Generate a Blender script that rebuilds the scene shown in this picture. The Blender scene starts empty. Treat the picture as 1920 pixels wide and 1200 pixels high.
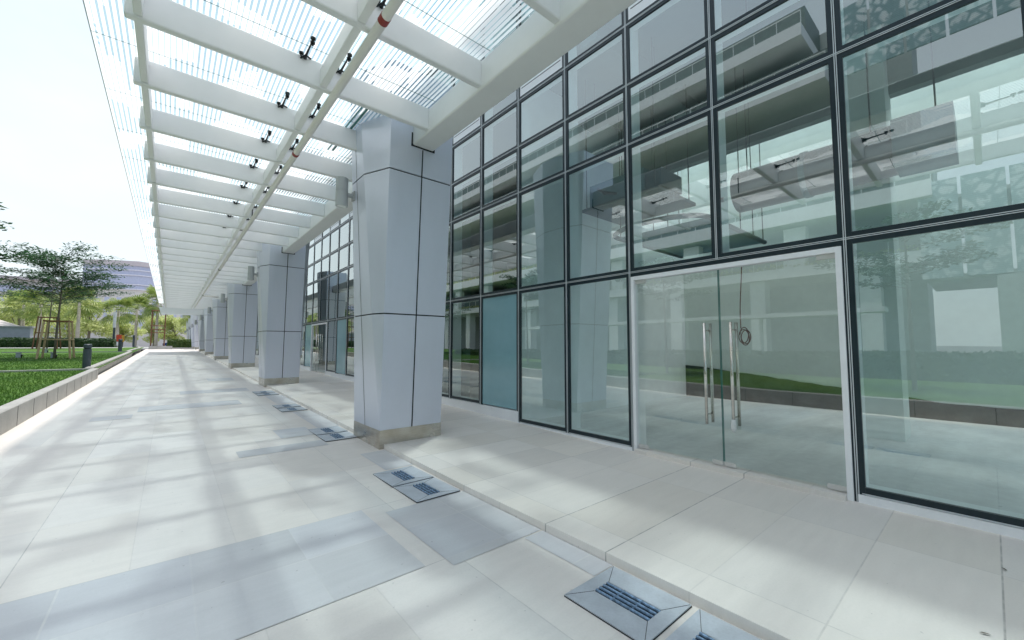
import bpy, bmesh, math, random
from mathutils import Vector, Matrix
rnd = random.Random(7)
S = bpy.context.scene
COL = S.collection
R = math.radians
# ------------------------------------------------------------------ camera
cd = bpy.data.cameras.new('camera'); cam = bpy.data.objects.new('camera', cd); COL.objects.link(cam)
cd.sensor_width = 36.0; cd.lens = 36.0 * 758.6 / 1920.0; cd.clip_start = 0.05; cd.clip_end = 2000
cam.location = (0, 0, 1.6); cam.rotation_euler = (R(90 + 3.62), 0, R(-40.2)); S.camera = cam
# ------------------------------------------------------------------ sky, sun, exposure
SUN_DIR = Vector((0.90, 0.36, 4.9)).normalized()            # towards the sun
W = bpy.data.worlds.new('World'); S.world = W; W.use_nodes = True
wn = W.node_tree.nodes; wl = W.node_tree.links; wn.clear()
wo = wn.new('ShaderNodeOutputWorld'); bg = wn.new('ShaderNodeBackground'); bg.inputs['Strength'].default_value = 0.12
sky = wn.new('ShaderNodeTexSky'); sky.sky_type = 'NISHITA'; sky.sun_disc = False
sky.sun_elevation = math.asin(SUN_DIR.z); sky.sun_rotation = math.atan2(SUN_DIR.x, SUN_DIR.y)
sky.air_density = 1.0; sky.dust_density = 2.0; sky.ozone_density = 1.0
tc = wn.new('ShaderNodeTexCoord'); mp = wn.new('ShaderNodeMapping'); mp.inputs['Scale'].default_value = (1.0, 1.0, 2.2)
nz = wn.new('ShaderNodeTexNoise'); nz.inputs['Scale'].default_value = 2.3; nz.inputs['Detail'].default_value = 7; nz.inputs['Roughness'].default_value = 0.55
rp = wn.new('ShaderNodeValToRGB'); rp.color_ramp.elements[0].position = 0.30; rp.color_ramp.elements[0].color = (0.74, 0.74, 0.74, 1)
rp.color_ramp.elements[1].position = 0.62; rp.color_ramp.elements[1].color = (0.97, 0.97, 0.97, 1)
mx = wn.new('ShaderNodeMix'); mx.data_type = 'RGBA'; mx.inputs['B'].default_value = (3.95, 4.35, 4.5, 1)
wl.new(tc.outputs['Generated'], mp.inputs[0]); wl.new(mp.outputs[0], nz.inputs['Vector']); wl.new(nz.outputs[0], rp.inputs[0])

sy = wn.new('ShaderNodeSeparateXYZ'); wl.new(tc.outputs['Generated'], sy.inputs[0])
my = wn.new('ShaderNodeMapRange'); my.inputs[1].default_value = -0.55; my.inputs[2].default_value = 0.15; my.inputs[3].default_value = 0.5; my.inputs[4].default_value = 1.0
wl.new(sy.outputs[1], my.inputs[0]); mm_ = wn.new('ShaderNodeMath'); mm_.operation = 'MULTIPLY'; wl.new(rp.outputs[0], mm_.inputs[0]); wl.new(my.outputs[0], mm_.inputs[1])

me_ = wn.new('ShaderNodeMapRange'); me_.inputs[1].default_value = 0.38; me_.inputs[2].default_value = 0.80; me_.inputs[3].default_value = 1.0; me_.inputs[4].default_value = 0.62
wl.new(sy.outputs[2], me_.inputs[0]); mn_ = wn.new('ShaderNodeMath'); mn_.operation = 'MULTIPLY'; wl.new(mm_.outputs[0], mn_.inputs[0]); wl.new(me_.outputs[0], mn_.inputs[1])
wl.new(mn_.outputs[0], mx.inputs['Factor']); wl.new(sky.outputs[0], mx.inputs['A']); 
sx = wn.new('ShaderNodeSeparateXYZ'); wl.new(tc.outputs['Generated'], sx.inputs[0])      # a hazy sky grows brighter towards the zenith
mr = wn.new('ShaderNodeMapRange'); mr.inputs[1].default_value = 0.0; mr.inputs[2].default_value = 1.0; mr.inputs[3].default_value = 1.0; mr.inputs[4].default_value = 1.0
wl.new(sx.outputs[2], mr.inputs[0])
vm = wn.new('ShaderNodeVectorMath'); vm.operation = 'SCALE'; wl.new(mx.outputs['Result'], vm.inputs[0]); wl.new(mr.outputs[0], vm.inputs['Scale']); wl.new(vm.outputs[0], bg.inputs[0]); wl.new(bg.outputs[0], wo.inputs[0])
sd = bpy.data.lights.new('sun', 'SUN'); sd.energy = 1.45; sd.angle = R(2.2); sd.color = (1.0, 0.96, 0.90)
sun = bpy.data.objects.new('sun', sd); COL.objects.link(sun); sun.location = (0, 0, 60)
sun.rotation_euler = SUN_DIR.to_track_quat('Z', 'Y').to_euler()
S.view_settings.view_transform = 'Standard'; S.view_settings.look = 'None'; S.view_settings.exposure = 1.08; S.view_settings.gamma = 1.0
S.render.engine = 'CYCLES'
cy = S.cycles; cy.caustics_reflective = False; cy.caustics_refractive = False; cy.max_bounces = 8; cy.transparent_max_bounces = 24
cy.diffuse_bounces = 5; cy.glossy_bounces = 4; cy.sample_clamp_indirect = 6
try: cy.use_denoising = True; cy.denoiser = 'OPENIMAGEDENOISE'
except Exception: pass
# ------------------------------------------------------------------ layout numbers (metres)
SLOPE, Y0 = 0.0185, 4.0
def gz(y): return SLOPE * min(max(0.0, y - Y0), 66.0)         # the forecourt climbs gently away from the camera
STEP = 0.07
EDGE = 2.65                                                   # front edge of the raised paving
FX = 5.46                                                     # outer face of the glazing caps
def mull(i): return 0.96 + 1.325 * i                          # mullion centres along the facade
ROWS = [2.71, 4.80, 5.79, 6.80]
BEAM_Y = [4.14 + 1.387 * k for k in range(-8, 32)]
GLZ = 5.306
YB, YE = -9.0, 47.2

# ------------------------------------------------------------------ helpers
def tag(o, label=None, cat=None, group=None, kind=None):
    if label: o['label'] = label
    if cat: o['category'] = cat
    if group: o['group'] = group
    if kind: o['kind'] = kind
    return o
def empty(name, loc, label, cat, group=None, rz=0):
    o = bpy.data.objects.new(name, None); COL.objects.link(o); o.location = loc; o.rotation_euler = (0, 0, rz)
    o.empty_display_size = 0.2
    return tag(o, label, cat, group)
class MB:
    def __init__(s): s.v = []; s.f = []; s.m = []
    def add(s, vs, fs, mi=0):
        b = len(s.v); s.v += [tuple(p) for p in vs]; s.f += [tuple(b + i for i in f) for f in fs]; s.m += [mi] * len(fs); return s
    def box(s, x0, x1, y0, y1, z0, z1, mi=0):
        return s.add([(x0,y0,z0),(x1,y0,z0),(x1,y1,z0),(x0,y1,z0),(x0,y0,z1),(x1,y0,z1),(x1,y1,z1),(x0,y1,z1)],
                     [(0,3,2,1),(4,5,6,7),(0,1,5,4),(1,2,6,5),(2,3,7,6),(3,0,4,7)], mi)
    def loft(s, rings, mi=0, cap=True):
        n = len(rings[0]); vs = [p for r in rings for p in r]; fs = []
        for k in range(len(rings) - 1):
            for i in range(n): fs.append((k*n+i, k*n+(i+1)%n, (k+1)*n+(i+1)%n, (k+1)*n+i))
        if cap: fs += [tuple(reversed(range(n))), tuple(range((len(rings)-1)*n, len(rings)*n))]
        return s.add(vs, fs, mi)
    def tube(s, pts, r, n=8, mi=0, cap=True):
        pts = [Vector(p) for p in pts]; rs = r if isinstance(r, (list, tuple)) else [r] * len(pts); rings = []
        t0 = (pts[1] - pts[0]).normalized(); u = t0.orthogonal().normalized()
        for k, p in enumerate(pts):
            t = (pts[min(k+1, len(pts)-1)] - pts[max(k-1, 0)]).normalized()
            u = (u - t * u.dot(t)).normalized(); w = t.cross(u)
            rings.append([p + (u * math.cos(2*math.pi*i/n) + w * math.sin(2*math.pi*i/n)) * rs[k] for i in range(n)])
        return s.loft(rings, mi, cap)
    def cyl(s, c, r, z0, z1, n=20, mi=0, r2=None):
        r2 = r if r2 is None else r2
        return s.loft([[(c[0]+q*math.cos(2*math.pi*i/n), c[1]+q*math.sin(2*math.pi*i/n), z) for i in range(n)] for q, z in ((r, z0), (r2, z1))], mi)
    def build(s, name, mats, parent=None, smooth=False, bevel=0.0, off=(0,0,0)):
        me = bpy.data.meshes.new(name); ox, oy, oz = off
        me.from_pydata([(x-ox, y-oy, z-oz) for x, y, z in s.v], [], s.f)
        mats = mats if isinstance(mats, (list, tuple)) else [mats]
        for m in mats: me.materials.append(m)
        if len(mats) > 1: me.polygons.foreach_set('material_index', s.m)
        if smooth: me.polygons.foreach_set('use_smooth', [True] * len(me.polygons))
        me.update()
        o = bpy.data.objects.new(name, me); COL.objects.link(o); o.location = off
        if parent is not None: 
            o.parent = parent
            o.location = (off[0]-parent.location.x, off[1]-parent.location.y, off[2]-parent.location.z) if parent.parent is None else off
        if bevel:
            b = o.modifiers.new('bevel', 'BEVEL'); b.width = bevel; b.segments = 2; b.limit_method = 'ANGLE'
        return o
def copy_tree(o, parent=None):
    c = o.copy(); COL.objects.link(c); c.parent = parent
    for ch in list(o.children): copy_tree(ch, c)
    return c

# ------------------------------------------------------------------ materials
class NB:
    def __init__(s, name):
        s.mat = bpy.data.materials.new(name); s.mat.use_nodes = True; s.t = s.mat.node_tree; s.t.nodes.clear()
        s.out = s.t.nodes.new('ShaderNodeOutputMaterial')
    def n(s, kind, **kw):
        x = s.t.nodes.new(kind)
        for k, v in kw.items(): setattr(x, k, v)
        return x
    def set(s, sock, v):
        if v is None: return
        if hasattr(v, 'is_output'): s.t.links.new(v, sock)
        elif isinstance(v, (tuple, list)) and sock.type == 'RGBA' and len(v) == 3: sock.default_value = (*v, 1)
        else: sock.default_value = v
    def math(s, op, a, b=None, c=None, clamp=False):
        x = s.n('ShaderNodeMath', operation=op, use_clamp=clamp)
        for i, v in enumerate((a, b, c)): s.set(x.inputs[i], v) if v is not None else None
        return x.outputs[0]
    def pos(s): return s.n('ShaderNodeTexCoord').outputs['Object']
    def xyz(s, v): x = s.n('ShaderNodeSeparateXYZ'); s.set(x.inputs[0], v); return x.outputs
    def comb(s, x, y, z=0.0):
        c = s.n('ShaderNodeCombineXYZ'); s.set(c.inputs[0], x); s.set(c.inputs[1], y); s.set(c.inputs[2], z); return c.outputs[0]
    def mapv(s, v, sc): m = s.n('ShaderNodeMapping'); s.set(m.inputs[0], v); m.inputs['Scale'].default_value = sc; return m.outputs[0]
    def noise(s, v, scale, detail=4, rough=0.55):
        x = s.n('ShaderNodeTexNoise'); s.set(x.inputs['Vector'], v); x.inputs['Scale'].default_value = scale
        x.inputs['Detail'].default_value = detail; x.inputs['Roughness'].default_value = rough; return x.outputs[0]
    def white(s, v): x = s.n('ShaderNodeTexWhiteNoise', noise_dimensions='3D'); s.set(x.inputs['Vector'], v); return x.outputs[0]
    def ramp(s, f, p0, p1, lo=0.0, hi=1.0):
        x = s.n('ShaderNodeMapRange'); s.set(x.inputs[0], f)
        for i, v in enumerate((p0, p1, lo, hi)): x.inputs[i+1].default_value = v
        return x.outputs[0]
    def mix(s, f, a, b, blend='MIX'):
        x = s.n('ShaderNodeMix', data_type='RGBA', blend_type=blend); s.set(x.inputs['Factor'], f); s.set(x.inputs['A'], a); s.set(x.inputs['B'], b); return x.outputs['Result']
    def scale(s, col, f): 
        x = s.n('ShaderNodeVectorMath', operation='SCALE'); s.set(x.inputs[0], col); s.set(x.inputs['Scale'], f); return x.outputs[0]
    def princ(s, col, rough=0.5, metal=0.0, bump=None, bstr=0.2, bdist=0.01, spec=None):
        p = s.n('ShaderNodeBsdfPrincipled'); s.set(p.inputs['Base Color'], col); s.set(p.inputs['Roughness'], rough); s.set(p.inputs['Metallic'], metal)
        if spec is not None: s.set(p.inputs['Specular IOR Level'], spec)
        if bump is not None:
            b = s.n('ShaderNodeBump'); b.inputs['Strength'].default_value = bstr; b.inputs['Distance'].default_value = bdist
            s.set(b.inputs['Height'], bump); s.set(p.inputs['Normal'], b.outputs[0])
        return p.outputs[0]
    def shmix(s, f, a, b): x = s.n('ShaderNodeMixShader'); s.set(x.inputs[0], f); s.t.links.new(a, x.inputs[1]); s.t.links.new(b, x.inputs[2]); return x.outputs[0]
    def done(s, sh): s.t.links.new(sh, s.out.inputs['Surface']); return s.mat
def plain(name, col, rough=0.5, metal=0.0, var=0.08, scale=3.0, spec=None, stretch=(1,1,1), bstr=0.0):
    b = NB(name); p = b.pos(); n1 = b.noise(b.mapv(p, stretch), scale, 6)
    n2 = b.noise(p, scale * 9, 3)
    f = b.math('ADD', b.ramp(n1, 0.3, 0.7, 1 - var, 1 + var), b.ramp(n2, 0.3, 0.7, -var * 0.4, var * 0.4))
    c = b.scale(col, f)
    return b.done(b.princ(c, b.math('ADD', rough, b.ramp(n1, 0.3, 0.7, -0.05, 0.05)), metal, bump=(n2 if bstr else None), bstr=bstr, spec=spec))
def line(b, c, spacing, off, width):
    """mask of joint lines at off + k*spacing, and the line's own index"""
    u = b.math('DIVIDE', b.math('SUBTRACT', c, off), spacing); k = b.math('ROUND', u)
    d = b.math('MULTIPLY', b.math('ABSOLUTE', b.math('SUBTRACT', u, k)), spacing)
    return b.ramp(d, width * 0.5, width * 1.1, 1.0, 0.0), k
def paving(name, col, sx, ox, sy, oy, jw=0.005, jdark=0.55, var=0.065, streak=0.03, warm=(1.0, 0.985, 0.955), jlight=False):
    b = NB(name); p = b.pos(); x, y, z = b.xyz(p)
    mx_, kx = line(b, x, sx, ox, jw); my_, ky = line(b, y, sy, oy, jw)
    ix = b.math('FLOOR', b.math('DIVIDE', b.math('SUBTRACT', x, ox), sx)); iy = b.math('FLOOR', b.math('DIVIDE', b.math('SUBTRACT', y, oy), sy))
    tile = b.white(b.comb(ix, iy, 3.0)); tile2 = b.white(b.comb(ix, iy, 8.0))
    st = b.noise(b.mapv(p, (1.1, 7.0, 1.0)), 1.6, 7, 0.6); big = b.noise(p, 0.45, 5); fine = b.noise(p, 60, 3)
    f = b.math('ADD', b.ramp(tile, 0, 1, 1 - var, 1 + var), b.ramp(st, 0.3, 0.7, -streak, streak))
    f = b.math('ADD', f, b.ramp(big, 0.3, 0.7, -0.05, 0.05)); f = b.math('ADD', f, b.ramp(fine, 0.3, 0.7, -0.02, 0.02))
    c = b.scale(b.mix(tile2, col, tuple(a * w for a, w in zip(col, warm))), f)
    stain = b.ramp(b.noise(b.mapv(p, (1, 1, 1)), 5.5, 6, 0.65), 0.66, 0.75, 0.0, 0.14)
    speck = b.ramp(b.noise(p, 23, 2, 0.4), 0.755, 0.775, 0.0, 0.5)
    jx = b.math('MULTIPLY', mx_, b.ramp(b.white(b.comb(kx, 1.0, 1.0)), 0, 1, 0.15, 1.0))
    jy = b.math('MULTIPLY', my_, b.ramp(b.white(b.comb(ky, 2.0, 5.0)), 0, 1, 0.15, 1.0))
    j = b.math('MULTIPLY', b.math('MAXIMUM', jx, jy), jdark)
    j = b.math('MULTIPLY', j, b.ramp(b.noise(p, 9, 3), 0.3, 0.6, 0.35, 1.0))
    c = b.mix(b.math('MAXIMUM', stain, speck), c, tuple(a * 0.55 for a in col))
    c = b.mix(j, c, (0.75, 0.74, 0.72) if jlight else (0.09, 0.09, 0.10))
    return b.done(b.princ(c, b.ramp(big, 0.3, 0.7, 0.38, 0.6), bump=b.math('SUBTRACT', fine, b.math('MULTIPLY', b.math('MAXIMUM', mx_, my_), 2.0)), bstr=0.12, bdist=0.004))
def glassy(name, tint, base=0.15, gain=1.15, rough=0.0):
    b = NB(name); fr = b.n('ShaderNodeFresnel'); fr.inputs['IOR'].default_value = 1.52
    geo = b.n('ShaderNodeNewGeometry'); p = b.pos()
    tr = b.n('ShaderNodeBsdfTransparent'); b.set(tr.inputs[0], tint)
    gl = b.n('ShaderNodeBsdfGlossy'); b.set(gl.inputs['Color'], (0.92, 0.98, 0.97)); gl.inputs['Roughness'].default_value = rough
    bm = b.n('ShaderNodeBump'); bm.inputs['Strength'].default_value = 0.004; bm.inputs['Distance'].default_value = 0.05
    b.set(bm.inputs['Height'], b.noise(p, 0.55, 1)); b.set(gl.inputs['Normal'], bm.outputs[0])
    f = b.math('MULTIPLY_ADD', fr.outputs[0], gain, base, clamp=True)
    front = b.shmix(f, tr.outputs[0], gl.outputs[0])
    clear = b.n('ShaderNodeBsdfTransparent'); b.set(clear.inputs[0], (1, 1, 1))
    return b.done(b.shmix(geo.outputs['Backfacing'], front, clear.outputs[0]))
def frit():
    b = NB('printed_canopy_glass'); x, y, z = b.xyz(b.pos())
    per = 0.056; u = b.math('DIVIDE', x, per); k = b.math('FLOOR', u); fr = b.math('SUBTRACT', u, k)
    v = b.math('ADD', b.math('DIVIDE', y, 0.06), b.math('MULTIPLY', b.white(b.comb(k, 0.0, 4.0)), 9.0)); seg = b.math('FLOOR', v)
    r = b.white(b.comb(k, seg, 1.0)); low = b.noise(b.comb(b.math('MULTIPLY', b.math('ADD', k, b.math('MULTIPLY', b.white(b.comb(k, 7.0, 2.0)), 2.4)), 0.056 * 2.1), b.math('MULTIPLY', y, 0.9)), 1.0, 0, 0.5)
    s = b.math('ADD', b.math('MULTIPLY', r, 0.05), b.math('MULTIPLY', b.math('SUBTRACT', low, 0.5), 3.2))
    inner = b.ramp(x, -0.4, 2.4, 0.16, 0.42)
    wide = b.math('GREATER_THAN', b.math('ADD', s, inner), 0.14)
    gw = b.math('MULTIPLY_ADD', wide, 0.14, 0.065)
    gap = b.math('LESS_THAN', b.math('ABSOLUTE', b.math('SUBTRACT', fr, 0.5)), gw)
    tr = b.n('ShaderNodeBsdfTransparent'); b.set(tr.inputs[0], (0.66, 0.80, 0.84))
    gl = b.n('ShaderNodeBsdfGlossy'); b.set(gl.inputs[0], (0.9, 1, 1)); gl.inputs['Roughness'].default_value = 0.02
    lw = b.n('ShaderNodeLayerWeight'); fz = b.math('MULTIPLY_ADD', b.math('POWER', lw.outputs['Facing'], 4.0), 0.35, 0.05)
    clear = b.shmix(fz, tr.outputs[0], gl.outputs[0])
    df = b.n('ShaderNodeBsdfDiffuse'); b.set(df.inputs[0], (0.82, 0.84, 0.84)); tl = b.n('ShaderNodeBsdfTranslucent'); b.set(tl.inputs[0], (0.93, 0.93, 0.92))
    thin = b.n('ShaderNodeBsdfTransparent'); b.set(thin.inputs[0], (0.88, 0.96, 0.98))
    white = b.shmix(0.78, df.outputs[0], tl.outputs[0]); white = b.shmix(0.05, white, thin.outputs[0])
    return b.done(b.shmix(gap, white, clear))
def leafmat(name, c1, c2, trans=0.35):
    b = NB(name); p = b.pos(); f = b.ramp(b.noise(p, 2.2, 4), 0.35, 0.65); g = b.noise(p, 25, 2)
    c = b.scale(b.mix(f, c1, c2), b.ramp(g, 0.3, 0.7, 0.7, 1.3))
    a = b.princ(c, 0.5); t = b.n('ShaderNodeBsdfTranslucent'); b.set(t.inputs[0], b.scale(c, 1.2))
    return b.done(b.shmix(trans, a, t.outputs[0]))
def brushed(name, col, rough=0.3, metal=1.0, stretch=(1, 1, 40)):
    b = NB(name); p = b.pos(); n1 = b.noise(b.mapv(p, stretch), 4, 5); n2 = b.noise(p, 2.5, 4)
    c = b.scale(b.mix(b.ramp(n2, 0.35, 0.65), col, (col[0]*0.8, col[1]*0.74, col[2]*0.66)), b.ramp(n1, 0.3, 0.7, 0.85, 1.12))
    return b.done(b.princ(c, b.ramp(n2, 0.3, 0.7, rough - 0.06, rough + 0.08), metal))
def grassmat():
    b = NB('lawn_grass'); p = b.pos(); n1 = b.noise(p, 0.35, 5); n2 = b.noise(p, 6, 5); n3 = b.noise(b.mapv(p, (1, 1, 1)), 60, 3)
    c = b.mix(b.ramp(n1, 0.35, 0.65), (0.055, 0.13, 0.025), (0.11, 0.20, 0.04)); c = b.scale(c, b.math('ADD', b.ramp(n2, 0.3, 0.7, 0.7, 1.0), b.ramp(n3, 0.3, 0.7, 0.0, 0.4)))
    return b.done(b.princ(c, 0.8, bump=n3, bstr=0.6, bdist=0.03, spec=0.1))
def ornament(name):
    b = NB(name); p = b.pos(); x, y, z = b.xyz(p)
    n1 = b.noise(b.mapv(p, (0.0, 1.0, 1.0)), 1.5, 3, 0.6); v = b.n('ShaderNodeTexVoronoi', feature='DISTANCE_TO_EDGE'); b.set(v.inputs['Vector'], b.mapv(p, (0.0, 1.0, 1.0))); v.inputs['Scale'].default_value = 1.7
    st = b.ramp(b.math('FRACT', b.math('DIVIDE', z, 0.11)), 0.45, 0.55, 0.82, 1.0)
    f = b.math('MULTIPLY', b.ramp(n1, 0.42, 0.52), b.ramp(v.outputs['Distance'], 0.05, 0.16))
    c = b.scale(b.mix(f, (0.30, 0.45, 0.47), (0.80, 0.87, 0.88)), st)
    return b.done(b.princ(c, 0.2))
MT = {}
MT['pave'] = paving('pale_stone_paving', (0.82, 0.775, 0.735), 0.66, -0.16, 1.36, 0.13, jdark=0.42, jw=0.005)
MT['plat'] = paving('platform_stone', (0.85, 0.80, 0.755), 1.55, 2.95, 0.66, 0.69, jdark=0.75, jw=0.006, streak=0.028)
MT['grey'] = paving('blue_grey_stone', (0.655, 0.648, 0.65), 0.70, 0.19, 0.69, 0.08, jdark=0.95, jw=0.008, streak=0.035, warm=(0.96, 0.97, 1.0), jlight=True)
MT['kerb'] = plain('kerb_concrete', (0.40, 0.395, 0.375), 0.75, var=0.12, scale=1.6, bstr=0.15)
MT['joint'] = plain('dark_joint', (0.03, 0.03, 0.032), 0.8)
MT['grass'] = grassmat()
MT['blade'] = leafmat('grass_blade', (0.06, 0.15, 0.025), (0.13, 0.24, 0.045), 0.4)
MT['white'] = plain('white_coated_steel', (0.79, 0.795, 0.80), 0.42, var=0.03, scale=0.8)
MT['frame'] = plain('white_aluminium', (0.90, 0.91, 0.93), 0.38, var=0.03)
MT['panel'] = plain('blue_grey_cladding', (0.68, 0.71, 0.80), 0.36, var=0.018, scale=1.2, metal=0.35, stretch=(3, 3, 0.35))
MT['seam'] = plain('black_seam', (0.006, 0.012, 0.018), 0.6)
MT['steel'] = brushed('stainless_steel', (0.62, 0.60, 0.56), 0.30)
MT['patch'] = plain('satin_steel_patch', (0.72, 0.71, 0.69), 0.35, metal=0.45, var=0.04)
MT['chrome'] = brushed('polished_steel', (0.78, 0.77, 0.74), 0.2)
MT['alu'] = plain('silver_cap', (0.66, 0.70, 0.72), 0.4, metal=0.2, var=0.04)
MT['dark'] = plain('dark_teal_profile', (0.006, 0.020, 0.028), 0.35)
MT['glass'] = glassy('window_glass', (0.83, 0.97, 0.96), 0.17, 1.6)
MT['glassup'] = glassy('upper_window_glass', (0.76, 0.94, 0.94), 0.25, 1.6)
MT['doorglass'] = glassy('door_glass', (0.90, 0.96, 0.93), 0.11, 1.5)
MT['teal'] = NB('teal_spandrel_glass').done if False else plain('teal_spandrel_glass', (0.26, 0.46, 0.515), 0.12, var=0.05, scale=0.7)
MT['frit'] = frit()
MT['clear'] = glassy('clear_canopy_glass', (0.9, 0.97, 0.96), 0.02, 1.0)
b = NB('bare_glass'); q = b.n('ShaderNodeBsdfTransparent'); b.set(q.inputs[0], (0.97, 0.99, 0.99)); MT['bare'] = b.done(q.outputs[0])
b = NB('striped_tinted_glass'); x, y, z = b.xyz(b.pos()); q = b.n('ShaderNodeBsdfTransparent'); b.set(q.inputs[0], b.mix(b.math('GREATER_THAN', b.math('FRACT', b.math('DIVIDE', x, 0.07)), 0.5), (0.80, 0.88, 0.9), (0.35, 0.42, 0.44))); MT['tint'] = b.done(q.outputs[0])
b = NB('milky_added_skylight'); q = b.n('ShaderNodeBsdfTranslucent'); b.set(q.inputs[0], (0.95, 0.97, 0.96)); MT['added_skylight'] = b.done(q.outputs[0])
b = NB('pale_soffit'); q = b.n('ShaderNodeBsdfTranslucent'); b.set(q.inputs[0], (0.8, 0.84, 0.86)); q2 = b.n('ShaderNodeBsdfDiffuse'); b.set(q2.inputs[0], (0.7, 0.73, 0.75)); MT['soffit'] = b.done(b.shmix(0.38, q2.outputs[0], q.outputs[0]))
MT['edge'] = plain('green_glass_edge', (0.03, 0.16, 0.14), 0.2)
MT['fit'] = plain('blackened_fitting', (0.015, 0.02, 0.022), 0.4, metal=0.5)
MT['pipe'] = plain('white_pipe_paint', (0.78, 0.75, 0.72), 0.4, var=0.04)
MT['red'] = plain('red_band', (0.28, 0.03, 0.025), 0.5)
MT['lamp'] = plain('grey_lamp_paint', (0.42, 0.44, 0.45), 0.42, var=0.04)
MT['lens'] = plain('lamp_lens', (0.75, 0.77, 0.76), 0.25)
MT['wall_in'] = plain('interior_plaster', (0.80, 0.84, 0.80), 0.85, var=0.06, scale=0.8)
MT['wall_white'] = plain('interior_white_paint', (0.90, 0.91, 0.91), 0.8, var=0.04)
MT['floor_in'] = plain('bare_concrete_floor', (0.70, 0.71, 0.70), 0.7, var=0.16, scale=0.9, stretch=(0.5, 2.2, 1))
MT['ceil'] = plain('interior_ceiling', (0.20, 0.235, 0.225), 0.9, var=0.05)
MT['black'] = plain('rough_black_base', (0.04, 0.05, 0.05), 0.8, var=0.45, scale=3.0, bstr=0.3)
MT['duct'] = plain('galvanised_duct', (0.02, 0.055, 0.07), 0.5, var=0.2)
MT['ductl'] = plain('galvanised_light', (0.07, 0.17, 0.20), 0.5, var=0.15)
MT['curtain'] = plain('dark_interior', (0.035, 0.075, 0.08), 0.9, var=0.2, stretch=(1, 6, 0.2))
MT['tower'] = glassy('tower_glass', (0.25, 0.4, 0.42), 0.22, 1.4)
MT['towerback'] = plain('tower_blind', (0.03, 0.07, 0.09), 0.8, var=0.2)
MT['leafdark'] = leafmat('dark_leaf', (0.02, 0.07, 0.035), (0.06, 0.135, 0.05), 0.4)
MT['leafmid'] = leafmat('mid_leaf', (0.05, 0.12, 0.02), (0.13, 0.2, 0.04), 0.35)
MT['leafpale'] = leafmat('sunlit_pale_leaf', (0.38, 0.45, 0.14), (0.66, 0.68, 0.36), 0.55)  # leaf colour lightened to stand in for overexposed daylight
MT['palmleaf'] = leafmat('palm_leaf', (0.14, 0.23, 0.04), (0.36, 0.42, 0.12), 0.4)
MT['hedge'] = leafmat('hedge_leaf', (0.015, 0.055, 0.015), (0.05, 0.11, 0.025), 0.25)
MT['bark'] = plain('grey_bark', (0.20, 0.17, 0.14), 0.9, var=0.25, scale=5, bstr=0.5)
MT['palmbark'] = plain('pale_palm_bark', (0.55, 0.50, 0.43), 0.9, var=0.18, stretch=(1, 1, 6), bstr=0.4)
MT['stake'] = plain('pale_timber', (0.50, 0.37, 0.22), 0.8, var=0.15, stretch=(1, 1, 0.2))
MT['stakered'] = plain('red_brown_timber', (0.22, 0.11, 0.06), 0.8, var=0.2)
MT['boll'] = plain('charcoal_bollard', (0.055, 0.075, 0.09), 0.45, var=0.05)
MT['soil'] = plain('ground_asphalt', (0.20, 0.20, 0.20), 0.9, var=0.1)
MT['plaza'] = plain('plaza_concrete', (0.50, 0.50, 0.49), 0.85, var=0.08, scale=0.3)
MT['beige'] = plain('beige_render', (0.68, 0.62, 0.58), 0.85, var=0.05)
MT['pink'] = plain('pale_roof_band', (0.60, 0.52, 0.53), 0.8, var=0.04)
MT['violet'] = plain('violet_glazing', (0.50, 0.51, 0.65), 0.25, var=0.15, stretch=(1, 1, 8))
MT['violetl'] = plain('lilac_ledge', (0.74, 0.71, 0.78), 0.6)
MT['ledge'] = plain('white_ledge', (0.88, 0.89, 0.89), 0.6, var=0.05)
MT['oppwall'] = plain('opposite_grey_wall', (0.46, 0.50, 0.48), 0.8, var=0.1, scale=0.4)
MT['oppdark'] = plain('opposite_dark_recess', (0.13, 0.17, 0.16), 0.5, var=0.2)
MT['orn'] = ornament('ornamental_printed_glass')
MT['orange'] = plain('orange_red_board', (0.75, 0.10, 0.04), 0.6)
MT['yellow'] = plain('yellow_ochre', (0.70, 0.42, 0.06), 0.7)
MT['utility'] = plain('utility_grey', (0.45, 0.48, 0.52), 0.6)
MT['cable'] = plain('red_brown_cable', (0.16, 0.045, 0.035), 0.5)
MT['carblue'] = plain('dark_blue_paint', (0.02, 0.04, 0.16), 0.25); MT['carwhite'] = plain('white_car_paint', (0.75, 0.75, 0.76), 0.25)
MT['tyre'] = plain('tyre_rubber', (0.02, 0.02, 0.02), 0.8)

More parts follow.
